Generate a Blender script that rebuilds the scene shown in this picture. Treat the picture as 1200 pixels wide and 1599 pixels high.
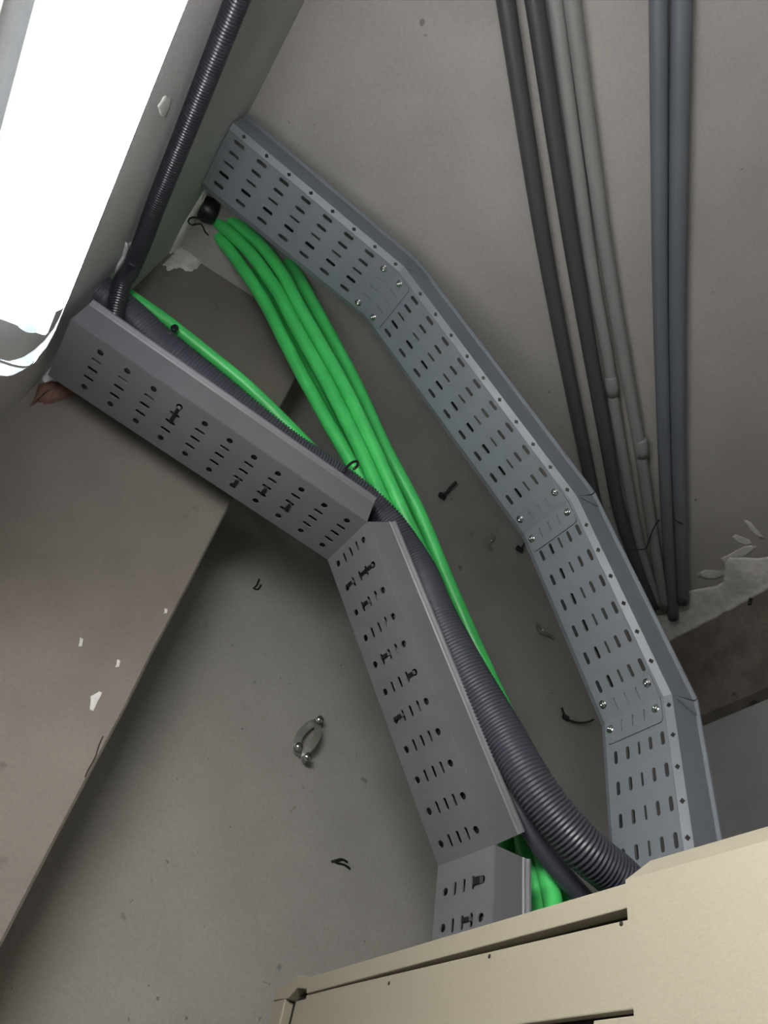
import bpy, bmesh, math, random
from mathutils import Vector, Matrix
random.seed(7)
S = bpy.context.scene
for o in list(bpy.data.objects): bpy.data.objects.remove(o)

# ------------------------------------------------------------------ camera
EYE = 1.7                                   # eye height; world X = into the cabinets, Y = along the corridor, Z = up
F = 1119.0
def _n(v): return v.normalized()
_Z = _n(Vector((277, -1012, F)))
_A = Vector((-1010, 960, F)); _A = _n(_A - _Z * _A.dot(_Z))
_B = _A.cross(_Z)
cam_d = bpy.data.cameras.new('camera'); cam = bpy.data.objects.new('camera', cam_d)
S.collection.objects.link(cam); S.camera = cam
cam_d.sensor_fit = 'VERTICAL'; cam_d.sensor_height = 24; cam_d.lens = 24 * F / 1599
cam_d.clip_start = .02
rt = Vector((_B[0], _A[0], _Z[0])); up = -Vector((_B[1], _A[1], _Z[1])); bk = -Vector((_B[2], _A[2], _Z[2]))
cam.matrix_world = Matrix(((rt[0], up[0], bk[0], 0), (rt[1], up[1], bk[1], 0), (rt[2], up[2], bk[2], EYE), (0, 0, 0, 1)))

def ray(px, py):
    v = Vector((px - 600, py - 800, F)); return Vector((v.dot(_B), v.dot(_A), v.dot(_Z))) / F
def on(px, py, axis, val):                  # where the sight line meets a wall/plane of the room: axis 0 = x, 1 = y, 2 = height above eye
    r = ray(px, py); p = r * (val / r[axis]); return Vector((p.x, p.y, p.z + EYE))

# ------------------------------------------------------------------ light and exposure
S.view_settings.view_transform = 'Standard'; S.view_settings.look = 'None'
S.view_settings.gamma = 1; S.view_settings.use_curve_mapping = False
S.view_settings.exposure = 0.0
w = bpy.data.worlds.new('room_ambient'); S.world = w; w.use_nodes = True
w.node_tree.nodes['Background'].inputs[0].default_value = (.80, .88, 1.0, 1)
w.node_tree.nodes['Background'].inputs[1].default_value = .018
LAMP_STRENGTH = 64.0
def area(name, loc, target, sx, sy, power, col):
    l = bpy.data.lights.new(name, 'AREA'); l.shape = 'RECTANGLE'; l.size = sx; l.size_y = sy; l.energy = power; l.color = col
    o = bpy.data.objects.new(name, l); S.collection.objects.link(o); o.location = loc
    o.rotation_euler = (Vector(target) - Vector(loc)).to_track_quat('-Z', 'Y').to_euler(); return o
# two unseen fill lights, added behind the viewer to brighten the corridor
area('added_cool_fill', (-.10, -1.9, EYE + .42), (.4, .9, EYE + .55), 1.2, .15, 2.2, (.93, .97, 1.0))
area('added_warm_fill', (.25, -2.6, EYE - .25), (.3, .9, EYE + .5), .8, .9, 1.7, (1.0, .95, .86))

# ------------------------------------------------------------------ materials
def mat(name, col, rough=.6, metal=0, noise=None, bump=None, spec=.5, marks=None, coat=0):
    m = bpy.data.materials.new(name); m.use_nodes = True; nt = m.node_tree; N = nt.nodes; L = nt.links
    b = N['Principled BSDF']; b.inputs['Roughness'].default_value = rough; b.inputs['Metallic'].default_value = metal
    b.inputs['Specular IOR Level'].default_value = spec; b.inputs['Coat Weight'].default_value = coat
    b.inputs['Base Color'].default_value = (*col, 1)
    tc = N.new('ShaderNodeTexCoord'); src = None
    if noise:
        for i, (scale, amt, detail) in enumerate(noise):
            n = N.new('ShaderNodeTexNoise'); n.inputs['Scale'].default_value = scale; n.inputs['Detail'].default_value = detail
            L.new(tc.outputs['Object'], n.inputs['Vector'])
            r = N.new('ShaderNodeMapRange'); r.inputs[1].default_value = .3; r.inputs[2].default_value = .7
            r.inputs[3].default_value = 1 - amt; r.inputs[4].default_value = 1 + amt; L.new(n.outputs['Fac'], r.inputs[0])
            mx = N.new('ShaderNodeMix'); mx.data_type = 'RGBA'; mx.blend_type = 'MULTIPLY'; mx.inputs[0].default_value = 1
            if src: L.new(src, mx.inputs[6])
            else: mx.inputs[6].default_value = (*col, 1)
            cc = N.new('ShaderNodeCombineColor')
            for k in range(3): L.new(r.outputs[0], cc.inputs[k])
            L.new(cc.outputs[0], mx.inputs[7]); src = mx.outputs[2]
    if marks:                                # (scale, threshold, colour, softness) -> stains and specks with a shape of their own
        for sc, th, mc, soft in marks:
            n = N.new('ShaderNodeTexNoise'); n.inputs['Scale'].default_value = sc; n.inputs['Detail'].default_value = 3
            mp = N.new('ShaderNodeMapping'); mp.inputs['Location'].default_value = (sc * .37, 2.1, 5.3)
            L.new(tc.outputs['Object'], mp.inputs[0]); L.new(mp.outputs[0], n.inputs['Vector'])
            r = N.new('ShaderNodeMapRange'); r.inputs[1].default_value = th; r.inputs[2].default_value = th + soft; L.new(n.outputs['Fac'], r.inputs[0])
            mx = N.new('ShaderNodeMix'); mx.data_type = 'RGBA'; L.new(r.outputs[0], mx.inputs[0])
            if src: L.new(src, mx.inputs[6])
            else: mx.inputs[6].default_value = (*col, 1)
            mx.inputs[7].default_value = (*mc, 1); src = mx.outputs[2]
    if src: L.new(src, b.inputs['Base Color'])
    if bump:
        n = N.new('ShaderNodeTexNoise'); n.inputs['Scale'].default_value = bump[0]; n.inputs['Detail'].default_value = 4
        L.new(tc.outputs['Object'], n.inputs['Vector'])
        bp = N.new('ShaderNodeBump'); bp.inputs['Strength'].default_value = bump[1]; bp.inputs['Distance'].default_value = .002
        L.new(n.outputs['Fac'], bp.inputs['Height']); L.new(bp.outputs[0], b.inputs['Normal'])
    return m
M = {}
M['ceiling'] = mat('painted_concrete_ceiling', (.37, .355, .33), .85, noise=[(3, .06, 3), (9, .05, 5), (160, .05, 3)], bump=(220, .25), marks=[(38, .74, (.2, .19, .18), .03)])
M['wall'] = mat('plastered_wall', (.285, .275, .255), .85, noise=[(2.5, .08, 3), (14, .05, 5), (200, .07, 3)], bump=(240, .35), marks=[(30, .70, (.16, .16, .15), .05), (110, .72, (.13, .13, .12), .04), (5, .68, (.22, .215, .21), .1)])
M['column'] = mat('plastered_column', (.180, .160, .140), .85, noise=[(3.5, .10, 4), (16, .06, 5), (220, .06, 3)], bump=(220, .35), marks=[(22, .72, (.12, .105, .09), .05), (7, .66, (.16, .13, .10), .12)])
M['left_wall'] = mat('painted_left_wall', (.50, .49, .50), .8, noise=[(4, .05, 3), (180, .05, 3)], bump=(200, .3))
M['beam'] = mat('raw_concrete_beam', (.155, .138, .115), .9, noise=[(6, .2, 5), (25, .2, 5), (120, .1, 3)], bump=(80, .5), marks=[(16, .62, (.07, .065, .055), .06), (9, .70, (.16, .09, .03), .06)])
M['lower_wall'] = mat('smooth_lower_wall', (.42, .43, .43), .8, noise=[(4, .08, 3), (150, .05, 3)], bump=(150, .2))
M['plaster'] = mat('fresh_white_plaster', (.62, .61, .60), .9, noise=[(14, .15, 5), (70, .15, 5)], bump=(60, .8))
M['brick'] = mat('broken_brick', (.17, .09, .07), .95, noise=[(20, .3, 5)], bump=(60, .8))
M['floor'] = mat('grey_floor', (.3, .3, .29), .7, noise=[(5, .1, 4)])
M['tray'] = mat('bluegrey_coated_steel', (.195, .220, .245), .5, .12, noise=[(7, .05, 3), (60, .03, 3)], spec=.5)
M['tray_b'] = mat('grey_coated_steel', (.150, .154, .166), .48, .12, noise=[(9, .05, 3), (60, .03, 3)], spec=.5)
M['zinc'] = mat('bright_zinc', (.75, .76, .76), .22, 1)
M['dull_zinc'] = mat('dull_zinc_clip', (.50, .50, .46), .32, .75)
M['green'] = mat('green_cable_sheath', (.065, .58, .135), .38, 0, noise=[(25, .12, 4)], spec=.5, marks=[(60, .73, (.25, .6, .3), .03)])
M['black_hose'] = mat('dark_corrugated_plastic', (.050, .053, .070), .38, 0, spec=.6)
M['conduit'] = mat('black_corrugated_plastic', (.016, .016, .022), .3, 0, spec=.6)
M['black'] = mat('black_nylon', (.008, .008, .010), .4)
M['pipe_light'] = mat('light_grey_pvc', (.25, .26, .25), .45, noise=[(6, .06, 3)])
M['pipe_dark'] = mat('dark_grey_pvc', (.065, .068, .07), .45, noise=[(6, .06, 3)])
M['pipe_blue'] = mat('bluegrey_pvc', (.135, .15, .17), .45, noise=[(6, .06, 3)])
M['cabinet'] = mat('cream_powder_coat', (.305, .280, .215), .5, noise=[(3, .02, 2), (400, .03, 2)], bump=(500, .12))
M['dark'] = mat('cabinet_dark_gap', (.02, .018, .015), .9)
M['white'] = mat('white_polycarbonate', (.75, .78, .8), .4)
def emis(name, col, st):
    m = bpy.data.materials.new(name); m.use_nodes = True; b = m.node_tree.nodes['Principled BSDF']
    b.inputs['Base Color'].default_value = (.8, .8, .8, 1); b.inputs['Emission Color'].default_value = (*col, 1); b.inputs['Emission Strength'].default_value = st; return m
M['glow'] = emis('lit_tube_cover', (1.0, .975, .935), LAMP_STRENGTH)
def clear():
    m = bpy.data.materials.new('clear_ribbed_cover'); m.use_nodes = True; N = m.node_tree.nodes; L = m.node_tree.links
    b = N['Principled BSDF']; b.inputs['Base Color'].default_value = (.85, .95, 1, 1); b.inputs['Roughness'].default_value = .2
    t = N.new('ShaderNodeBsdfTransparent'); mx = N.new('ShaderNodeMixShader'); mx.inputs[0].default_value = .45
    L.new(t.outputs[0], mx.inputs[1]); L.new(b.outputs[0], mx.inputs[2]); L.new(mx.outputs[0], N['Material Output'].inputs[0]); return m
M['clear'] = clear()
M['housing_glow'] = emis('housing_wall_fill', (.90, .93, 1.0), 9.0)  # glow added to the lamp body to brighten the wall beside it
M['shield_glow'] = emis('light_shield_glow', (.80, .88, .88), .6)  # glow given to the added light shield so it does not look dark

# ------------------------------------------------------------------ helpers
def link(name, me, m, parent=None, smooth=False):
    me.materials.append(m if not isinstance(m, str) else M[m])
    if smooth:
        for p in me.polygons: p.use_smooth = True
    o = bpy.data.objects.new(name, me); S.collection.objects.link(o)
    if parent: o.parent = parent
    return o
def mesh(name, verts, faces, m, parent=None, smooth=False):
    org = Vector(parent.location) if parent else Vector((0, 0, 0))
    if parent and parent.parent: org = org + Vector(parent.parent.location)
    me = bpy.data.meshes.new(name); me.from_pydata([Vector(v) - org for v in verts], [], faces); me.update()
    return link(name, me, m, parent, smooth)
def fix(o):
    bm = bmesh.new(); bm.from_mesh(o.data); bmesh.ops.recalc_face_normals(bm, faces=bm.faces); bm.to_mesh(o.data); bm.free(); return o
def tag(o, label, cat, group=None):
    o['label'] = label; o['category'] = cat
    if group: o['group'] = group
    return o
def struct(o): o['kind'] = 'structure'; return o
def empty(name, loc, label, cat, group=None):
    o = bpy.data.objects.new(name, None); S.collection.objects.link(o); o.location = loc; o.empty_display_size = .02
    return tag(o, label, cat, group)
def boxdata(x0, x1, y0, y1, z0, z1):
    v = [(x, y, z) for x in (x0, x1) for y in (y0, y1) for z in (z0, z1)]
    f = [(0, 1, 3, 2), (4, 6, 7, 5), (0, 4, 5, 1), (2, 3, 7, 6), (0, 2, 6, 4), (1, 5, 7, 3)]; return v, f
def box(name, x0, x1, y0, y1, z0, z1, m, parent=None, bev=0):
    o = mesh(name, *boxdata(x0, x1, y0, y1, z0, z1), m, parent)
    if bev:
        b = o.modifiers.new('b', 'BEVEL'); b.width = bev; b.segments = 2
    return o
def origin_to(o, loc):
    loc = Vector(loc)
    for v in o.data.vertices: v.co -= loc
    o.location = loc; return o
def spline(pts, step=.006):
    P = [Vector(p) for p in pts]; P = [2 * P[0] - P[1]] + P + [2 * P[-1] - P[-2]]; out = []
    for i in range(1, len(P) - 2):
        a, b, c, d = P[i - 1:i + 3]; n = max(2, int((c - b).length / step))
        for k in range(n):
            t = k / n; out.append(.5 * ((2 * b) + (c - a) * t + (2 * a - 5 * b + 4 * c - d) * t * t + (3 * b - a - 3 * c + d) * t ** 3))
    out.append(P[-2]); return out
def tube(name, pts, r, m, parent=None, n=14, rib=None, step=.01, caps=True, smooth=True, raw=False):
    if rib: step = rib[0] / 4
    C = pts if raw else spline(pts, .003 if rib else step)
    if rib:                                   # even resampling, four rings to a rib
        L = [0]
        for i in range(1, len(C)): L.append(L[-1] + (C[i] - C[i - 1]).length)
        m_ = int(L[-1] / step); out = []; j = 0
        for k in range(m_ + 1):
            s = k * step
            while j < len(L) - 2 and L[j + 1] < s: j += 1
            t = (s - L[j]) / max(1e-9, L[j + 1] - L[j]); out.append(C[j].lerp(C[j + 1], min(t, 1)))
        C = out
    V = []; Fc = []; nrm = None
    for i, c in enumerate(C):
        t = (C[min(i + 1, len(C) - 1)] - C[max(i - 1, 0)]).normalized()
        if nrm is None: nrm = t.orthogonal().normalized()
        nrm = (nrm - t * nrm.dot(t)).normalized(); bn = t.cross(nrm)
        rr = r
        if rib: rr = r - (rib[1] if i % 4 in (0, 3) else 0)
        if isinstance(r, (list, tuple)): u = i / (len(C) - 1) * (len(r) - 1); k = min(int(u), len(r) - 2); rr = r[k] + (r[k + 1] - r[k]) * (u - k)
        for k in range(n):
            a = 2 * math.pi * k / n; V.append(c + nrm * math.cos(a) * rr + bn * math.sin(a) * rr)
    for i in range(len(C) - 1):
        for k in range(n):
            Fc.append((i * n + k, i * n + (k + 1) % n, (i + 1) * n + (k + 1) % n, (i + 1) * n + k))
    if caps: Fc.append(tuple(range(n))[::-1]); Fc.append(tuple((len(C) - 1) * n + k for k in range(n)))
    return fix(mesh(name, V, Fc, m, parent, smooth))
def blob(name, outline, nrm, thick, m, parent=None, dome=.5):
    """irregular lump of plaster: outline on a surface, pushed out along nrm towards its middle"""
    nrm = Vector(nrm).normalized(); O = [Vector(p) for p in outline]; c = sum(O, Vector()) / len(O)
    fine = []
    for i in range(len(O)):
        a, b = O[i], O[(i + 1) % len(O)]
        for k in range(4):
            p = a.lerp(b, k / 4); fine.append(p + (c - p) * random.uniform(-.07, .07))
    V = [p - nrm * .004 for p in fine]; n = len(fine); V += [p + nrm * thick * .5 for p in fine]
    V += [p.lerp(c, .3) + nrm * thick * random.uniform(.7, 1.15) for p in fine]; V += [p.lerp(c, .65) + nrm * thick * random.uniform(.8, 1.3) for p in fine]
    V.append(c + nrm * thick * 1.1); Fc = []
    for r in range(3):
        for k in range(n): Fc.append((r * n + k, r * n + (k + 1) % n, (r + 1) * n + (k + 1) % n, (r + 1) * n + k))
    for k in range(n): Fc.append((3 * n + k, 3 * n + (k + 1) % n, 4 * n))
    return fix(mesh(name, V, Fc, m, parent, True))

# ------------------------------------------------------------------ the room
XL, XR, H = -.207, 1.30, 1.30 + EYE
YW = .97                                       # end wall
YC = .80                                       # face of the plastered column
def cove0(x): return min(.655 + .22 * x, YW - .015)       # where the ceiling starts to round over into the end wall
def cove_pt(x, u):
    y0 = cove0(x); R = YW - y0; a = u * math.pi / 2; return Vector((x, y0 + R * math.sin(a), H - R + R * math.cos(a)))
# ceiling slab
v = []; f = []
xs = [XL - .1 + (XR + .2 - XL) * i / 20 for i in range(21)]
for x in xs: v += [(x, -3.2, H), (x, cove0(x), H), (x, cove0(x), H + .12), (x, -3.2, H + .12)]
for i in range(20):
    for k in range(4): f.append((i * 4 + k, i * 4 + (k + 1) % 4, (i + 1) * 4 + (k + 1) % 4, (i + 1) * 4 + k))
f += [(0, 1, 2, 3), (80, 83, 82, 81)]
struct(fix(mesh('ceiling', v, f, 'ceiling')))
# end wall with its plastered cove
v = []; f = []; NU = 15
for x in xs:
    v += [tuple(cove_pt(x, k / (NU - 1))) for k in range(NU)] + [(x, YW, 0), (x, YW + .15, 0), (x, YW + .15, H + .12), (x, cove0(x), H + .12)]
c = NU + 4
for i in range(20):
    for k in range(c): f.append((i * c + k, i * c + (k + 1) % c, (i + 1) * c + (k + 1) % c, (i + 1) * c + k))
f += [tuple(range(c)), tuple(20 * c + k for k in range(c))[::-1]]
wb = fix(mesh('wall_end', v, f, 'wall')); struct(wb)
for p in wb.data.polygons: p.use_smooth = len(p.vertices) == 4 and abs(p.normal.x) < .5
mm = wb.modifiers.new('e', 'EDGE_SPLIT'); mm.split_angle = math.radians(40)
wl = struct(box('wall_left', XL - .15, XL, -3.2, YW, 0, H + .12, 'left_wall'))
# plastered column standing out of the corner
cx1 = .1055
v = []; f = []
rows = 40
for i in range(rows + 1):
    z = (H - .004) * i / rows; j = random.uniform(-.0012, .0012) if 0 < i < rows else 0
    v += [(XL, YC, z), (cx1 - .003 + j, YC, z), (cx1 + j, YC + .003, z), (cx1, YW, z), (XL, YW, z)]
for i in range(rows):
    for k in range(5): f.append((i * 5 + k, i * 5 + (k + 1) % 5, (i + 1) * 5 + (k + 1) % 5, (i + 1) * 5 + k))
f += [(0, 1, 2, 3, 4), tuple(rows * 5 + k for k in range(5))[::-1]]
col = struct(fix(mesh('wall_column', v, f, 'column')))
# right side: raw beam face under the ceiling, smoother wall below and a little behind
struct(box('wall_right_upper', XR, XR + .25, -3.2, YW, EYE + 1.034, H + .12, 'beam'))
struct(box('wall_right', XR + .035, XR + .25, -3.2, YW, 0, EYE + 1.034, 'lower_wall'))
struct(box('floor', XL - .15, XR + .25, -3.2, YW + .15, -.1, 0, 'floor'))
# plaster band pushed into the corner of ceiling and beam
v = []; f = []
ys = [YW - i * .02 for i in range(75)]
for i, y in enumerate(ys):
    w1 = .085 + .012 * math.sin(i * .9) + .01 * random.random(); w2 = .012 + .004 * random.random()
    if y < .72: w1 += .03 * max(0, math.sin(y * 31))
    v += [(XR + .001, y, H + .001), (XR - w1, y, H + .001), (XR - w1 + .012, y, H - .0035), (XR - .02, y, H - .006 - .004 * random.random()), (XR - .005, y, H - w2), (XR + .001, y, H - w2 - .006)]
for i in range(len(ys) - 1):
    for k in range(6): f.append((i * 6 + k, i * 6 + (k + 1) % 6, (i + 1) * 6 + (k + 1) % 6, (i + 1) * 6 + k))
f += [(0, 1, 2, 3, 4, 5)]
tr = struct(fix(mesh('trim_1', v, f, 'plaster', smooth=True)))
def ceil_poly(pxs): return [on(px, py, 2, 1.30) for px, py in pxs]
for k, pl in enumerate([[(1162, 812), (1172, 815), (1190, 835), (1196, 842), (1188, 841), (1172, 828)],
                        [(1143, 838), (1150, 835), (1170, 843), (1176, 850), (1168, 853), (1152, 848)],
                        [(1126, 872), (1140, 866), (1165, 852), (1182, 853), (1170, 866), (1150, 874), (1134, 885)],
                        [(1088, 897), (1100, 890), (1128, 892), (1150, 880), (1160, 885), (1120, 905), (1098, 905)]]):
    blob('plaster_smear', ceil_poly(pl), (0, 0, -1), .0006, 'plaster', tr)
# lumps of plaster round the wall holes where the trays come through
def lw(pxs, b=XL): return [on(px, py, 0, b) for px, py in pxs]
blob('plaster_patch', lw([(246, 165), (256, 150), (267, 152), (266, 166), (258, 184), (250, 180)]), (1, 0, 0), .0012, 'plaster', wl)
blob('plaster_patch', lw([(322, 290), (318, 300), (285, 352), (262, 400), (250, 420), (262, 422), (282, 392), (312, 345), (330, 310)]), (1, 0, 0), .006, 'plaster', wl)
def cw(pxs): return [on(px, py, 1, YC) for px, py in pxs]
blob('plaster_patch', cw([(292, 358), (308, 352), (312, 362), (304, 392), (318, 398), (314, 415), (300, 424), (280, 420), (262, 422), (254, 415), (270, 398), (282, 376)]), (0, -1, 0), .004, 'plaster', col)
blob('plaster_patch', cw([(86, 563), (100, 578), (114, 588), (122, 598), (106, 606), (84, 602), (70, 600), (66, 590)]), (0, -1, 0), .012, 'plaster', col)
o = blob('broken_brick', cw([(98, 592), (110, 588), (128, 605), (118, 616), (96, 626), (74, 632), (58, 628), (48, 636), (60, 606), (80, 603), (94, 604)]), (0, -1, 0), .016, 'brick', col); o['label'] = 'reddish broken brick in the plaster'
blob('plaster_patch', lw([(196, 380), (206, 378), (205, 390), (197, 415), (188, 428), (178, 436), (180, 420), (190, 402)]), (1, 0, 0), .004, 'plaster', wl)
for q in [(140, 1080, 160, 1110), (180, 1030, 188, 1042), (122, 996, 130, 1010), (255, 950, 262, 958)]:
    x0, y0, x1, y1 = q; blob('plaster_streak', cw([(x0, y1), (x0 + 2, y0 + 8), (x1 - 5, y0), (x1, y0 + 2), (x0 + 6, y1)]), (0, -1, 0), .0006, 'plaster', col)
# chipped crack beside the column edge
crack = [on(px, py, 1, YC - .0002) for px, py in [(161, 1150), (154, 1166), (150, 1180), (144, 1192), (137, 1204), (133, 1214)]]
tube('edge_crack', crack, .0007, 'dark', col, 6)

# ------------------------------------------------------------------ cable trays
def stadium(cs, cw_, hl, hw):
    P = []
    for sgn in (1, -1):
        for k in range(8):
            a = -math.pi / 2 + math.pi * k / 7
            P.append((cs + sgn * (hl - hw) + sgn * math.cos(a) * hw, cw_ + sgn * math.sin(a) * hw) if hl >= hw else (cs + sgn * math.cos(a) * hl, cw_ + sgn * (math.sin(a) * hl + math.copysign(hw - hl, math.sin(a)))))
    return P
def diamond(cs, cw_, h, h2=None):
    h2 = h2 or h; P = []
    for sgn in (1, -1):
        for k in range(8):
            t = -1 + 2 * k / 7; P.append((cs + sgn * h * (1 - abs(t)), cw_ + sgn * t * h2))
    return P
class Plate:
    """flat sheet in (s, w) with real holes, folded along a path afterwards"""
    def __init__(self): self.v = []; self.f = []
    def quad(self, s0, s1, w0, w1):
        if s1 - s0 < 1e-6 or w1 - w0 < 1e-6: return
        b = len(self.v); self.v += [(s0, w0), (s1, w0), (s1, w1), (s0, w1)]; self.f.append((b, b + 1, b + 2, b + 3))
    def cell(self, s0, s1, w0, w1, hole):
        b = len(self.v); cs = (s0 + s1) / 2; wa = w0 + (w1 - w0) / 3; wc = w0 + (w1 - w0) * 2 / 3; sa = cs + (s1 - cs) * .4; sc = cs - (cs - s0) * .4
        outer = [(cs + (s1 - cs) * .15, w0), (sa, w0), (s1, w0), (s1, wa), (s1, wc), (s1, w1), (sa, w1), (cs + (s1 - cs) * .15, w1),
                 (cs - (cs - s0) * .15, w1), (sc, w1), (s0, w1), (s0, wc), (s0, wa), (s0, w0), (sc, w0), (cs - (cs - s0) * .15, w0)]
        self.v += hole + outer
        for k in range(16): self.f.append((b + k, b + (k + 1) % 16, b + 16 + (k + 1) % 16, b + 16 + k))
def tray_builder(root, path, y0, y1, wall_m, rows, cols, holefn, flange_h, chamfer, thick=.0013):
    """path: list of (x, z-above-eye) corners; y0 = near edge, y1 = far edge; rows[i] = hole positions on segment i"""
    P = [Vector((x, z + EYE)) for x, z in path]; segs = []
    for i in range(len(P) - 1):
        t = (P[i + 1] - P[i]); L = t.length; t = t / L; segs.append((P[i], t, Vector((-t.y, t.x)), L))
    W = y1 - y0
    def at(i, s, w, h):
        p, t, n, L = segs[i]; q = p + t * s + n * h; return (q.x, y0 + w, q.y)
    bend = [0] + [math.tan(segs[i][1].angle(segs[i + 1][1]) / 2) for i in range(len(segs) - 1)] + [0]
    V = []; Fc = []
    pitch = rows[0][1] - rows[0][0]
    for i, (p, t, n, L) in enumerate(segs):
        pl = Plate(); cur = 0
        for s in rows[i]:
            a, b = max(cur, s - pitch / 2), min(L, s + pitch / 2)
            pl.quad(cur, a, 0, W)
            ce = [0] + [(cols[k] + cols[k + 1]) / 2 * W for k in range(len(cols) - 1)] + [W]
            for k, cc in enumerate(cols): pl.cell(a, b, ce[k], ce[k + 1], holefn(k, s, cc * W))
            cur = b
        pl.quad(cur, L, 0, W)
        b0 = len(V); V += [at(i, s, w, 0) for s, w in pl.v]; Fc += [tuple(b0 + k for k in q) for q in pl.f]
    bottom = mesh('perforated_base', V, Fc, wall_m, root)
    so = bottom.modifiers.new('t', 'SOLIDIFY'); so.thickness = thick; so.offset = 0
    ch = chamfer
    for side in (0, 1):
        for i, (p, t, n, L) in enumerate(segs):
            V = []; Fc = []
            def w_(o): return -o if side == 0 else W + o
            prof = [(0, 0), (ch, ch * .55)] if ch else [(0, 0)]
            prof += [(ch, flange_h - .0015), (ch + .0012, flange_h), (ch + .0062, flange_h), (ch + .0074, flange_h - .0015), (ch + .0074, flange_h - .004)]
            if not ch: prof = [(0, 0), (0, flange_h - .0095), (.0016, flange_h - .0080), (0, flange_h - .0065), (.0012, flange_h - .004), (.0030, flange_h - .0015), (.0034, flange_h), (.0014, flange_h + .0008), (-.003, flange_h + .0003)]
            nst = 12
            st = []
            for k, (o_, h) in enumerate(prof):
                e0 = -h * bend[i] if (ch and i > 0) else 0; e1 = h * bend[i + 1] if (ch and i < len(segs) - 1) else 0
                # opening cut on tray without chamfer: square ends leave a wedge; with chamfer: mitred with a thin slit
                g0 = .0012 if (ch and i > 0 and h > .015) else 0; g1 = .0012 if (ch and i < len(segs) - 1 and h > .015) else 0
                st.append((e0 + g0, L + e1 - g1))
            start = 0
            if ch and side == 0:               # chamfer strip with diamond holes
                pl = Plate(); cw0 = 0; cur = 0; wid = 1.0
                ds = sorted(list(rows[i]) + ([-pitch + rows[i][0]] if i > 0 else []) + ([rows[i][-1] + pitch] if i < len(segs) - 1 else []))
                ds = [d for d in ds if .012 < d < L - .008]
                for s in ds:
                    a, b = max(cur, s - .012), min(L, s + .012)
                    pl.quad(cur, a, 0, 1); pl.cell(a, b, 0, 1, diamond((a + b) / 2, .52, .0042, .30)); cur = b
                pl.quad(cur, L, 0, 1)
                for s, wv in pl.v:
                    u = s / L; s_ = st[0][0] * (1 - wv) + st[1][0] * wv + u * ((st[0][1] * (1 - wv) + st[1][1] * wv) - (st[0][0] * (1 - wv) + st[1][0] * wv))
                    V.append(at(i, s_, w_(ch * wv), ch * .55 * wv))
                Fc += pl.f; start = 1
            b0 = len(V)
            for k, (o_, h) in enumerate(prof[start:]):
                V += [at(i, st[k + start][0] + (st[k + start][1] - st[k + start][0]) * q / nst, w_(o_), h) for q in range(nst + 1)]
            for k in range(len(prof) - start - 1):
                for q in range(nst):
                    Fc.append((b0 + k * (nst + 1) + q, b0 + k * (nst + 1) + q + 1, b0 + (k + 1) * (nst + 1) + q + 1, b0 + (k + 1) * (nst + 1) + q))
            fl = mesh('side_flange', V, Fc, wall_m, root)
            so = fl.modifiers.new('t', 'SOLIDIFY'); so.thickness = thick; so.offset = 0
    return segs, at, W
def lattice(first, pitch, n): return [first + pitch * i for i in range(n)]

# tray A: outer, bluish grey, patched with bolted splice plates
ta = empty('cable_tray', (-.2, .58, EYE + 1.2), 'bluish grey perforated cable tray with bolted splice plates, passing beside the ceiling pipes', 'cable tray')
pathA = [(-.206, 1.198), (.143, 1.166), (.537, .888), (.706, .614), (.714, .20)]
LA = [math.dist(pathA[i], pathA[i + 1]) for i in range(4)]
rowsA = [lattice(LA[0] - .058 - 6 * .0445, .0445, 7), lattice(.056, .0457, 9), lattice(.050, .0445, 6), lattice(.060, .0445, 7)]
wA = [.0032, .0029, .0020, .0030, .0032]
segsA, atA, WA = tray_builder(ta, pathA, .530, .634, 'tray', rowsA, [.085, .275, .46, .65, .85],
                              lambda k, s, w: stadium(s, w, .0095, wA[k]), .052, .010)
def bolt(parent, p, n, rot):
    """pan head screw with washer"""
    n = Vector(n).normalized(); u = n.orthogonal().normalized(); w_ = n.cross(u); V = []; Fc = []; prof = [(.0062, 0), (.0062, .0009), (.0042, .0010), (.0040, .0026), (.0030, .0040), (.0014, .0046), (0.0011, .0030)]; m_ = 14
    for r, h in prof:
        for k in range(m_):
            a = 2 * math.pi * k / m_ + rot; V.append(Vector(p) + n * h + (u * math.cos(a) + w_ * math.sin(a)) * r)
    for i in range(len(prof) - 1):
        for k in range(m_): Fc.append((i * m_ + k, i * m_ + (k + 1) % m_, (i + 1) * m_ + (k + 1) % m_, (i + 1) * m_ + k))
    Fc.append(tuple((len(prof) - 1) * m_ + k for k in range(m_)))
    o = fix(mesh('bolt', V, Fc, 'zinc', parent, True)); return o
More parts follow.
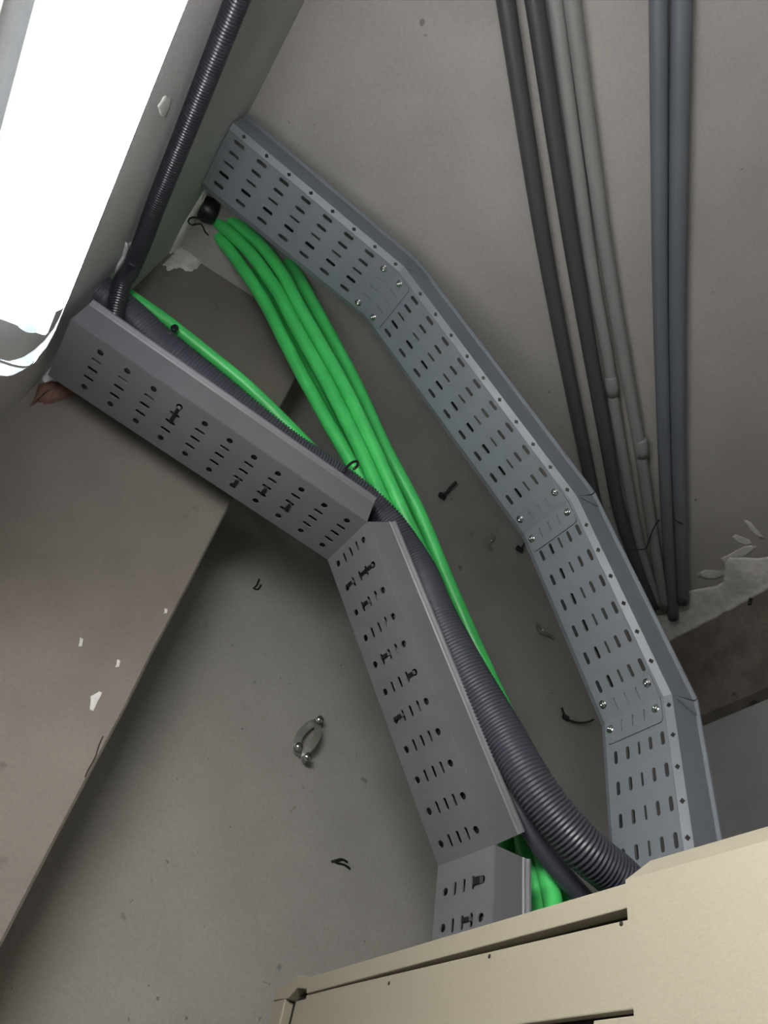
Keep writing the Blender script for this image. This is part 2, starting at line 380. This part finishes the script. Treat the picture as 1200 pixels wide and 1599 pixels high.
for i in (1, 2, 3):                            # splice plates bent over the three corners
    V = []; Fc = []; ext = .038; w0, w1 = .003, WA - .004; hh = -.0022
    for side, sg in ((0, i - 1), (1, i)):
        L = segsA[sg][3]; base = L if side == 0 else 0; d = -1 if side == 0 else 1
        pl = Plate(); c0, c1 = .006, .029
        mm_ = lambda s: base + d * s
        pl.quad(0, c0, w0, w1)
        ed = [w0 + (w1 - w0) * q for q in (.18, .40, .60, .80)]
        pl.quad(c0, c1, w0, ed[0]); pl.quad(c0, c1, ed[3], w1)
        for k in range(3):
            cc = (ed[k] + ed[k + 1]) / 2; pl.cell(c0, c1, ed[k], ed[k + 1], stadium((c0 + c1) / 2, cc, .0085, .0016))
        # rounded outer corners
        b = len(pl.v); r = .006
        out = [(c1, w0), (ext - r, w0)] + [(ext - r + r * math.sin(a), w0 + r - r * math.cos(a)) for a in (.5, 1.0, 1.57)] + [(ext - r + r * math.sin(a), w1 - r + r * math.cos(a)) for a in (1.57, 1.0, .5)] + [(ext - r, w1), (c1, w1)]
        pl.v += out; pl.f.append(tuple(range(b, b + len(out))))
        b0 = len(V); V += [atA(sg, mm_(s), w, hh) for s, w in pl.v]; Fc += [tuple(b0 + k for k in q) for q in pl.f]
    sp = fix(mesh('splice_plate', V, Fc, 'tray', ta)); so = sp.modifiers.new('t', 'SOLIDIFY'); so.thickness = .0014; so.offset = 0
    for side, sg in ((0, i - 1), (1, i)):
        L = segsA[sg][3]; s = L - .024 if side == 0 else .016
        n2 = segsA[sg][2]
        for w in (.0115, WA - .012):
            bolt(sp, atA(sg, s, w, hh - .0008), (-n2.x, 0, -n2.y), random.random())
# little overlapping tongue of sheet on the first corner, where the side was cut
for i, dx in ((1, .030), (2, .014), (3, .010)):
    V = [atA(i, .002, -.0115, .012), atA(i, .002, -.0115, .050), atA(i, dx, -.0115, .050)]
    V += [(x, y - .001, z) for x, y, z in V]
    fix(mesh('overlap_tongue', V, [(0, 1, 2), (3, 5, 4), (0, 3, 4, 1), (1, 4, 5, 2), (2, 5, 3, 0)], 'tray', ta))

# tray B: inner, plain grey, folded open at its corners
tb = empty('cable_tray', (-.19, .70, EYE + .73), 'plain grey perforated cable tray with wide smooth side, split open at two bends', 'cable tray')
pathB = [(-.193, .736), (.264, .716), (.529, .370), (.541, .13)]
LB = [math.dist(pathB[i], pathB[i + 1]) for i in range(3)]
rowsB = [lattice(LB[0] - .022 - 10 * .0388, .0388, 11), lattice(.018, .0396, 11), lattice(.034, .0392, 5)]
def holeB(k, s, w): return stadium(s, w, .0046, .0050) if k in (0, 4) else stadium(s, w, .0075, .0027)
colsB = [.18, .335, .49, .65, .82]
segsB, atB, WB = tray_builder(tb, pathB, .647, .752, 'tray_b', rowsB, colsB, holeB, .051, 0, .0019)

# cable ties through tray B
tieinfo = [(0, 3, 0, 2, 'fourth slot row from the wall, spanning three slots'), (0, 6, 3, 4, 'seventh slot row from the wall, lower edge'),
           (0, 7, 2, 3, 'eighth slot row from the wall, middle slots'), (0, 8, 2, 3, 'ninth slot row from the wall, middle slots'),
           (1, 1, 0, 2, 'second row below the bend, upper right tie'), (1, 1, 3, 4, 'second row below the bend, lower left tie'),
           (1, 2, 2, 3, 'third row below the bend'), (1, 4, 2, 3, 'fifth row below the bend'), (1, 5, 0, 1, 'sixth row below the bend, next to the fold'),
           (1, 6, 3, 4, 'seventh row below the bend, at the left edge'), (2, 0, 0, 1, 'wide one just under the lower bend'), (2, 1, 1, 2, 'last row above the cream cabinet')]
for sg, r, k0, k1, where in tieinfo:
    s = rowsB[sg][r]; pts = []
    wa, wb_ = colsB[k0] * WB, colsB[k1] * WB
    off = random.uniform(-.002, .002)
    prof = [(wa, .010), (wa, .001), (wa + .002, -.0024), ((wa + wb_) / 2, -.0030), (wb_ - .002, -.0024), (wb_, .001), (wb_, .010)]
    hw = .0023 if (sg, r) != (2, 0) else .0040
    V = []; Fc = []
    for w, h in prof:
        V += [atB(sg, s + off - hw, w, h - .0005), atB(sg, s + off + hw, w, h - .0005), atB(sg, s + off + hw, w, h + .0005), atB(sg, s + off - hw, w, h + .0005)]
    for i in range(len(prof) - 1):
        for k in range(4): Fc.append((i * 4 + k, i * 4 + (k + 1) % 4, i * 4 + 4 + (k + 1) % 4, i * 4 + 4 + k))
    Fc += [(0, 1, 2, 3), (24, 25, 26, 27)]
    o = fix(mesh('cable_tie', V, Fc, 'black')); origin_to(o, atB(sg, s, wa, 0))
    tag(o, 'black tie in grey tray, ' + where, 'cable tie', 'black cable ties looped through the grey tray')

# ------------------------------------------------------------------ cables and hoses
def apath(items): return [on(px, py, 1, a) for px, py, a in items]
GA = .735
bundle = [
 ('rightmost green cable of the big bundle, next to the bluish tray', [(300, 308, .75), (342, 314, .735), (400, 352, .72), (452, 412, .715), (492, 480, .715), (556, 600, .72), (602, 700, .725), (654, 800, .73), (696, 900, .735), (739, 1000, .735), (778, 1085, .73), (812, 1160, .72), (850, 1270, .70), (884, 1390, .68), (896, 1470, .67)]),
 ('second green cable from the right in the big bundle, dusty on top', [(298, 318, .755), (335, 329, .725), (392, 368, .705), (436, 420, .70), (474, 490, .70), (536, 600, .70), (584, 700, .705), (629, 800, .712), (676, 900, .72), (718, 1000, .725), (758, 1090, .72), (796, 1190, .71), (836, 1300, .69), (862, 1400, .67), (870, 1470, .66)]),
 ('third green cable from the right, in the middle of the big bundle', [(298, 330, .76), (330, 341, .735), (384, 388, .72), (430, 450, .715), (462, 510, .715), (512, 600, .715), (562, 700, .715), (606, 800, .72), (655, 900, .73), (700, 1000, .735), (742, 1100, .735), (786, 1210, .73), (818, 1310, .71), (842, 1400, .69), (850, 1470, .68)]),
 ('green cable lying behind the middle of the big bundle', [(300, 322, .77), (338, 338, .765), (396, 385, .755), (446, 446, .75), (482, 520, .75), (530, 610, .75), (572, 690, .755), (622, 790, .76), (668, 890, .765), (712, 990, .765), (750, 1090, .76), (800, 1200, .75), (850, 1310, .73), (882, 1400, .71), (890, 1480, .70)]),
 ('left edge green cable of the big bundle, drifting away near its middle', [(297, 344, .765), (324, 351, .755), (368, 404, .745), (412, 470, .745), (448, 540, .745), (482, 605, .745), (524, 680, .745), (566, 750, .745), (610, 830, .75), (655, 920, .755), (700, 1020, .76), (750, 1130, .755), (796, 1250, .74), (822, 1350, .72), (834, 1440, .70)]),
 ('green cable just inside the left edge of the big bundle', [(297, 338, .78), (330, 349, .775), (382, 408, .77), (424, 466, .765), (462, 545, .765), (500, 622, .765), (540, 700, .765), (588, 790, .77), (636, 880, .775), (690, 1000, .775), (738, 1110, .77), (790, 1230, .76), (828, 1350, .745), (848, 1440, .73)]),
]
for lab, pts in bundle:
    P = apath(pts)
    P[0] = Vector((XL - .02, P[0].y, P[0].z))
    o = tube('green_cable', P, .0122, 'green', n=16); origin_to(o, P[0]); tag(o, lab, 'cable', 'green cables of the big bundle')
P = apath([(180, 448, .735), (212, 468, .73), (262, 503, .728), (324, 552, .728), (380, 598, .728), (432, 648, .728), (500, 720, .735), (560, 800, .74), (620, 900, .745), (680, 1030, .75), (740, 1180, .75), (786, 1300, .745), (812, 1400, .735)])
P[0] = Vector((XL - .02, P[0].y, P[0].z))
o = tube('green_cable', P, [.0095, .0105, .0122, .0125, .0125, .0125], 'green', n=16); origin_to(o, P[0]); tag(o, 'single green cable lying along the big black hose above the grey tray', 'cable')
t = tube('cable_tie', [on(273 + 3.5 * math.cos(a), 513 + 3.5 * math.sin(a), 1, .712) for a in [i * .7 for i in range(10)]], .0028, 'black', n=6)
origin_to(t, on(274, 514, 1, .71)); tag(t, 'small black tie around the single green cable near the wall', 'cable tie')

hp = apath([(175, 470, .69), (200, 494, .69), (246, 536, .69), (324, 599, .69), (442, 694, .69), (526, 750, .69), (596, 809, .688), (650, 885, .68), (683, 960, .665), (731, 1050, .65), (779, 1132, .635), (835, 1230, .615), (905, 1318, .60), (968, 1372, .595), (1015, 1420, .595)])
hp[0] = Vector((XL - .01, hp[0].y, hp[0].z))
o = tube('corrugated_hose', hp, .0265, 'black_hose', n=28, rib=(.0048, .0022)); origin_to(o, hp[0])
tag(o, 'thick dark corrugated hose sweeping over the grey tray down behind the cream cabinets', 'hose')
cp = apath([(600, 905, .70), (660, 1000, .69), (712, 1090, .685), (752, 1155, .675), (785, 1215, .665), (822, 1285, .655), (856, 1337, .65), (893, 1382, .645), (935, 1430, .645)])
o = tube('black_cable', cp, .0125, 'black_hose', n=16); origin_to(o, cp[0]); tag(o, 'smooth dark cable running under the corrugated hose into the cabinet', 'cable')
def along(at_, segs_, w, h, trim0=.006, last=None):     # a line lying in a tray at height h over its base
    out = []
    for i, (p, t, n, L) in enumerate(segs_):
        L_ = L if i < len(segs_) - 1 or last is None else last
        for s_ in ([trim0] if i == 0 else [.010]) + [L_ * .5, L_ - .010]: out.append(Vector(at_(i, s_, w, h)))
    return out
for w_, lab in ((.026, 'black cable added to darken the grey tray slots, nearest its tall smooth side'), (.048, 'black cable added to darken the grey tray slots, second from its smooth side'), (.070, 'black cable added to darken the grey tray slots, third from its smooth side')):  # cables added behind the base so the slots of tray B look dark
    c_ = along(atB, segsB, w_, .0125); o = tube('black_cable', c_, .0100, 'black', n=12); origin_to(o, c_[0]); tag(o, lab, 'cable', 'black cables added to darken the grey tray slots')
c_ = along(atA, segsA, .65 * WA, .012); o = tube('black_cable', c_, .0075, 'black', n=12); origin_to(o, c_[0]); tag(o, 'single black cable added to darken one slot column of the bluish tray', 'cable')  # added so one column of slots in tray A looks black
# clip standing on the hose
t = tube('cable_tie', [on(px, py, 1, .655) for px, py in [(536, 738), (544, 728), (551, 722), (558, 721), (559, 727), (553, 733)]], .0022, 'black', n=6)
origin_to(t, on(540, 735, 1, .655)); tag(t, 'black tie head sticking up from the corrugated hose where it meets the green bundle', 'cable tie')
t = tube('cable_tie', [on(px, py, 1, .74) for px, py in [(552, 680), (556, 686), (562, 693), (566, 700)]], .004, 'black', n=6)
origin_to(t, on(556, 688, 1, .74)); tag(t, 'black tie in the gap between the two strands of the green bundle', 'cable tie')
# conduit on the left wall
XC = XL + .017
wp = [on(px, py, 0, XC) for px, py in [(470, -250), (420, -120), (372, -3), (300, 180), (244, 320), (222, 380), (205, 420)]]
z = sum(p.z for p in wp[:5]) / 5
wp += [on(188, 452, 0, XC + .012), Vector((XL + .065, .672, EYE + .775)), Vector((XL + .13, .675, EYE + .765))]
o = tube('corrugated_conduit', wp, .0125, 'conduit', n=20, rib=(.0038, .0012)); origin_to(o, wp[2])
tag(o, 'thin black corrugated conduit running along the left wall beside the lit lamp', 'conduit')
# loose black wrap at the wall hole of the green bundle
wr = [on(px, py, 1, .70) for px, py in [(300, 318), (306, 330), (314, 340), (322, 348)]]
P0 = [on(px, py, 1, .715) for px, py in [(306, 318), (317, 324), (326, 329), (337, 335)]]
o = tube('tape_wrap', P0, [.016, .022, .024, .021], 'black', n=18); origin_to(o, P0[0]); tag(o, 'black tape wrap around the green bundle at its wall hole', 'tape')
o = tube('wire_loop', [on(px, py, 1, .70) for px, py in [(318, 342), (300, 340), (294, 346), (300, 352), (314, 350), (320, 362), (326, 368)]], .0016, 'black', n=6)
origin_to(o, on(300, 345, 1, .70)); tag(o, 'small black wire loop hanging at the green bundle wall hole', 'wire')

# ------------------------------------------------------------------ pipes on the ceiling
def pipe(name, pts, r, m, label, joints=(), drop=0, group='grey conduit pipes along the ceiling'):
    z = 1.30 - r - .001 - drop
    P = [on(px, py, 2, z) for px, py in pts]
    root = tube(name, P, r, m, n=18, step=.03); origin_to(root, P[0]); tag(root, label, 'pipe', group)
    root_loc = root.location
    for px, py in joints:
        c = on(px, py, 2, z)
        i = min(range(len(P) - 1), key=lambda k: ((P[k] + P[k + 1]) / 2 - c).length); d = (P[i + 1] - P[i]).normalized()
        j = tube('coupling', [c - d * .045, c - d * .035, c + d * .0], [r * 1.02, r * 1.16, r * 1.16], m, root, 18, step=.02)
    return root
pipe('ceiling_pipe', [(743, -300), (790, 0), (853, 400), (912, 700), (940, 820), (975, 905), (1010, 958)], .0140, 'pipe_dark', 'dark grey ceiling pipe, leftmost, nearest the bluish tray')
pipe('ceiling_pipe', [(789, -300), (835, 0), (896, 400), (949, 700), (968, 800), (995, 880), (1022, 948)], .0142, 'pipe_dark', 'dark grey ceiling pipe, second from the left')
pipe('ceiling_pipe', [(824, -300), (867, 0), (922, 400), (950, 560), (961, 640), (982, 760), (1002, 860), (1030, 948)], .0113, 'pipe_light', 'pale grey ceiling pipe with the upper coupling, third from the left', joints=[(958, 617)])
pipe('ceiling_pipe', [(852, -300), (893, 0), (948, 400), (998, 690), (1010, 770), (1024, 860), (1039, 950)], .0125, 'pipe_light', 'pale grey ceiling pipe with a coupling lower down, fourth from the left', joints=[(1004, 712)])
pipe('ceiling_pipe', [(1026, -300), (1029, 0), (1031, 400), (1035, 600), (1042, 800), (1052, 965)], .0135, 'pipe_blue', 'bluish grey ceiling pipe, left one of the straight pair', drop=.001)
pipe('ceiling_pipe', [(1072, -300), (1065, 0), (1060, 300), (1058, 500), (1060, 700), (1063, 800), (1067, 940)], .0148, 'pipe_blue', 'bluish grey ceiling pipe, rightmost of all')
for pts, lab in [([(1030, 812), (1020, 828), (1012, 850), (1008, 858), (990, 859), (984, 858)], 'thin black wire tied round the lower ends of the pale ceiling pipes'),
                 ([(1054, 812), (1060, 816), (1066, 819)], 'short black wire end on the bluish pipe pair')]:
    P = [on(px, py, 2, 1.262) for px, py in pts]; o = tube('tie_wire', P, .0013, 'black', n=6); origin_to(o, P[0]); tag(o, lab, 'wire')

# ------------------------------------------------------------------ clips and ties left on the end wall
def wallpt(px, py, off=.0):
    r = ray(px, py); d = (YW - .4) / r.y
    while d < 4:
        p = r * d; q = Vector((p.x, p.y, p.z + EYE))
        y0 = cove0(q.x); R = YW - y0
        if q.y >= YW or q.z >= H: break
        if q.y > y0 and q.z > H - R and math.hypot(q.y - y0, q.z - (H - R)) > R: break
        d += .0015
    r_ = r * (d - off / r.length); return Vector((r_.x, r_.y, r_.z + EYE))
def wtube(name, pxs, r, m, parent=None, offs=None, n=8):
    P = [wallpt(px, py, (offs[i] if offs else r)) for i, (px, py) in enumerate(pxs)]; return tube(name, P, r, m, parent, n, step=.004)
def strap(name, pxs, offs, wd, m, parent, th=.0014):
    """bent flat metal strip through points, standing off the wall"""
    P = spline([wallpt(px, py, o_) for (px, py), o_ in zip(pxs, offs)], .003); V = []; Fc = []
    for i, p in enumerate(P):
        t = (P[min(i + 1, len(P) - 1)] - P[max(i - 1, 0)]).normalized(); s = Vector((0, 1, 0)).cross(t)
        s = s.normalized() if s.length > .15 else Vector((1, 0, 0)); n_ = t.cross(s).normalized()
        for a, b in ((-1, -1), (1, -1), (1, 1), (-1, 1)): V.append(p + s * a * wd / 2 + n_ * b * th / 2)
    for i in range(len(P) - 1):
        for k in range(4): Fc.append((i * 4 + k, i * 4 + (k + 1) % 4, i * 4 + 4 + (k + 1) % 4, i * 4 + 4 + k))
    Fc += [(0, 1, 2, 3), tuple((len(P) - 1) * 4 + k for k in range(4))]
    return fix(mesh(name, V, Fc, m, parent, False))
r0 = empty('pipe_clip', wallpt(482, 1156), 'open two-part metal pipe clip on the wall between the grey tray and the column', 'pipe clip')
strap('clip_half', [(494, 1128), (482, 1134), (470, 1146), (465, 1158), (463, 1170), (470, 1178)], [.004, .012, .016, .014, .008, .004], .012, 'dull_zinc', r0)
strap('clip_half', [(496, 1132), (497, 1146), (490, 1160), (481, 1170), (476, 1180), (479, 1188)], [.020, .026, .028, .024, .018, .012], .012, 'dull_zinc', r0)
for px, py, of in [(497, 1126, .012), (464, 1168, .012), (478, 1184, .018)]:
    c = wallpt(px, py, of); tube('clip_screw', [c, c + Vector((0, -.008, 0))], .006, 'zinc', r0, 12)
for k, (lab, hd, body, sc) in enumerate([
    ('bent metal pipe clip on the wall between green bundle and bluish tray, upper one', (772, 840), [(773, 836), (767, 843), (764, 851), (769, 860)], (767, 845)),
    ('twisted metal pipe clip on the wall close to the bluish tray, lower one', (842, 976), [(841, 974), (843, 983), (850, 989), (860, 992), (866, 998)], (847, 985))]):
    r0 = empty('pipe_clip', wallpt(*hd), lab, 'pipe clip')
    strap('clip_strap', body, [.003, .010, .012, .010, .004][:len(body)], .009, 'dull_zinc', r0)
    c = wallpt(*sc, .013); tube('clip_screw', [c, c + Vector((0, -.004, 0))], .003, 'zinc', r0, 10)
def ztie(lab, headpx, hw, strapx, rad=.0022, name='cable_tie'):
    r0 = empty(name, wallpt(*headpx), lab, 'cable tie')
    c = wallpt(headpx[0], headpx[1], .006)
    hb = mesh('tie_head', *boxdata(c.x - hw, c.x + hw, c.y - .004, c.y + .004, c.z - hw * .7, c.z + hw * .7), 'black', r0); hb.modifiers.new('b', 'BEVEL').width = .0015
    P = [wallpt(px, py, .006 + .004 * i) for i, (px, py) in enumerate(strapx)]
    tube('tie_strap', P, rad, 'black', r0, 8, step=.004); return r0
ztie('black cable tie anchor with straight tail on the wall, closest to the green bundle', (691, 775), .009, [(688, 772), (696, 772), (704, 762), (713, 753)], .0038)
ztie('black cable tie with tail passing up behind the bluish tray', (812, 858), .009, [(806, 857), (815, 857), (820, 848), (829, 836), (836, 828)], .0024)
ztie('black cable tie stub half hidden behind the edge of the bluish tray', (882, 972), .008, [(876, 962), (879, 970), (886, 976), (894, 978)], .003)
ztie('black cable tie with long curved tail on the wall left of the tray lowest splice', (884, 1121), .008, [(878, 1106), (882, 1116), (888, 1124), (904, 1129), (918, 1128), (928, 1124)], .0022)
for lab, pxs in [('thin bent black wire tie on the wall under the thick hose bend, near the column', [(405, 905), (401, 915), (396, 919), (403, 921), (408, 914)]),
                 ('thin black wire tie like a pointed hook on the lower wall above the cream cabinet', [(518, 1346), (528, 1343), (534, 1342), (543, 1347), (536, 1343), (524, 1347), (538, 1351), (547, 1357)])]:
    o = wtube('wire_tie', pxs, .0017, 'black'); origin_to(o, wallpt(*pxs[0])); tag(o, lab, 'wire tie')
o = wtube('wall_plug', [(1173, 936), (1172, 942)], .003, 'black')
for v_ in o.data.vertices: pass
bpy.data.objects.remove(o)
P = [on(1173, 935, 0, XR - .002), on(1171, 945, 0, XR - .002)]
o = tube('wall_plug', P, .004, 'black', n=8); origin_to(o, P[0]); tag(o, 'small black plug in the raw concrete beam at the right', 'wall plug')

# ------------------------------------------------------------------ lamp on the left wall
ANG = math.radians(70.55); U_ = Vector((-math.cos(ANG), 0, math.sin(ANG))); V_ = Vector((math.sin(ANG), 0, math.cos(ANG)))   # fixture tilted down into the corridor
LC = Vector((0, 0, EYE)) + U_ * .505
lamp = empty('light_fixture', (LC.x, -.2, LC.z), 'brightly lit long white batten lamp with clear ribbed end cover on the left wall', 'lamp')
def lampsec(y, k, m_=16):                       # D-shaped section: k shrinks it towards the end
    P = []
    for i in range(m_ + 1):
        a = math.pi * i / m_; c = math.cos(a); s = math.sin(a); e = .5
        p = LC + U_ * (.024 - .040 * (abs(s) ** e) * (k ** .5)) + V_ * (math.copysign(abs(c) ** e, c) * .0352 * k); P.append(Vector((p.x, y, p.z)))
    return P
def loft(name, secs, m, parent, cap=True):
    V = [p for s_ in secs for p in s_]; n = len(secs[0]); Fc = []
    for i in range(len(secs) - 1):
        for k in range(n - 1): Fc.append((i * n + k, i * n + k + 1, (i + 1) * n + k + 1, (i + 1) * n + k))
    if cap: Fc.append(tuple((len(secs) - 1) * n + k for k in range(n)))
    return fix(mesh(name, V, Fc, m, parent, True))
loft('lit_diffuser', [lampsec(-.30, 1), lampsec(-.1, 1), lampsec(.1, 1), lampsec(.42, 1)], 'glow', lamp, True)
loft('clear_end', [lampsec(.42, 1), lampsec(.455, 1), lampsec(.470, .97), lampsec(.486, .88), lampsec(.501, .74), lampsec(.515, .55), lampsec(.525, .3), lampsec(.527, .1)], 'clear', lamp)
loft('cover_rib', [lampsec(.490, .87), lampsec(.494, .835)], 'white', lamp, False)
def slab(name, y0, y1, u0, u1, hv, m, bev):
    v, f = boxdata(-1, 1, y0, y1, 0, 1); v = [LC + U_ * (u0 + (u1 - u0) * z) + V_ * (hv * x) for x, y, z in v]
    v = [Vector((p.x, (y0, y1)[k // 2 % 2], p.z)) for k, p in enumerate(v)]
    o = mesh(name, v, f, m, lamp); b = o.modifiers.new('b', 'BEVEL'); b.width = bev; b.segments = 2; return o
slab('housing', -.31, .480, .022, .034, .031, 'housing_glow', .003)
hs = slab('wall_light_shield', -.31, .42, -.024, .030, .0008, 'shield_glow', .0002); hs.location = -V_ * .0362  # strip added to hold the lamp's light off the wall next to it
for y in (-.2, .25): slab('bracket', y, y + .03, .033, .062, .018, 'white', .001)
for dv in (-.014, .014):
    c = LC - U_ * .002 + V_ * dv; tube('lamp_holder', [(c.x, .415, c.z), (c.x, .452, c.z)], .009, 'white', lamp, 14)

# ------------------------------------------------------------------ cream cabinets
XF = .45; ZT = EYE + .243
ca = empty('electrical_cabinet', (XF, .67, 0), 'cream metal cabinet with screwed front panel under the grey tray, left one', 'cabinet')
fr = XF
def px_front(pxs, x): return [on(px, py, 0, x) for px, py in pxs]
def prism(name, poly, dx, m, parent, bev=0):
    n = len(poly); V = [Vector(p) for p in poly] + [Vector(p) + Vector((dx, 0, 0)) for p in poly]
    Fc = [tuple(range(n)), tuple(range(n, 2 * n))[::-1]] + [(k, (k + 1) % n, n + (k + 1) % n, n + k) for k in range(n)]
    o = fix(mesh(name, V, Fc, m, parent))
    if bev: b = o.modifiers.new('b', 'BEVEL'); b.width = bev; b.segments = 2
    return o
Yr, Yl = .3895, .955
yz = lambda y, z: (XF, y, EYE + z)
prism('top_rail', [yz(.955, .2335), yz(.900, .2445), yz(.872, .2385), yz(.86, .2390), yz(Yr, .2465), yz(Yr, .2285), yz(.871, .2215), yz(.874, .2265), yz(.898, .2300), yz(.915, .2210), yz(.955, .2225)], .03, 'cabinet', ca, .001)
box('corner_post', XF, XF + .03, .922, .955, .02, EYE + .2215, 'cabinet', ca, .0015)
box('side_panel', XF + .03, XF + .42, .953, .955, .02, EYE + .21, 'cabinet', ca)
box('rear_panel', XF + .42, XF + .422, Yr, .955, .02, EYE + .20, 'cabinet', ca)
box('inner_frame', XF + .012, XF + .03, Yr, .922, .02, EYE + .228, 'dark', ca)
box('upper_panel', XF + .003, XF + .011, Yr + .002, .876, EYE + .1645, EYE + .2222, 'cabinet', ca, .0012)
box('hinge_strip', XF + .006, XF + .012, .880, .905, .1, EYE + .219, 'cabinet', ca, .001)
box('door', XF + .001, XF + .011, Yr + .002, .4300, .1, EYE + .1605, 'cabinet', ca, .0012)
box('vent_plate', XF + .009, XF + .0118, .4305, .876, .1, EYE + .1600, 'cabinet', ca)
for px, py in [(608, 1536), (765, 1494), (971, 1443)]:
    c = on(px, py, 0, XF + .0032); tube('screw_hole', [c + Vector((.004, 0, 0)), c - Vector((.0003, 0, 0))], .0019, 'dark', ca, 10)
for py_ in [(868, 1594), (895, 1590)]:
    c = on(*py_, 0, XF + .0092); tube('screw_hole', [c + Vector((.003, 0, 0)), c - Vector((.0003, 0, 0))], .0016, 'dark', ca, 10)
cb = empty('electrical_cabinet', (XF, -.2, 0), 'plain cream metal cabinet at the lower right, standing slightly forward and taller', 'cabinet')
XG = XF - .004
V = []
prof = [(XG, .02), (XG, EYE + .2465), (XG + .016, EYE + .2645), (XG + .05, EYE + .2645), (XG + .05, EYE + .262), (XG + .017, EYE + .262), (XG + .0025, EYE + .2450), (XG + .0025, .02)]
yy = [(Yr - .001, 0), (-1.2, 0)]
V = [(x, Yr - .001 - (.012 if z > EYE + .25 else 0), z) for x, z in prof] + [(x, -1.2, z) for x, z in prof]
n = len(prof); Fc = [tuple(range(n)), tuple(range(n, 2 * n))[::-1]] + [(k, (k + 1) % n, n + (k + 1) % n, n + k) for k in range(n)]
fix(mesh('front_cover', V, Fc, 'cabinet', cb))
box('side_panel', XG + .003, XG + .42, Yr - .004, Yr - .002, .02, EYE + .20, 'cabinet', cb)
box('rear_panel', XG + .42, XG + .422, -1.2, Yr - .004, .02, EYE + .20, 'cabinet', cb)
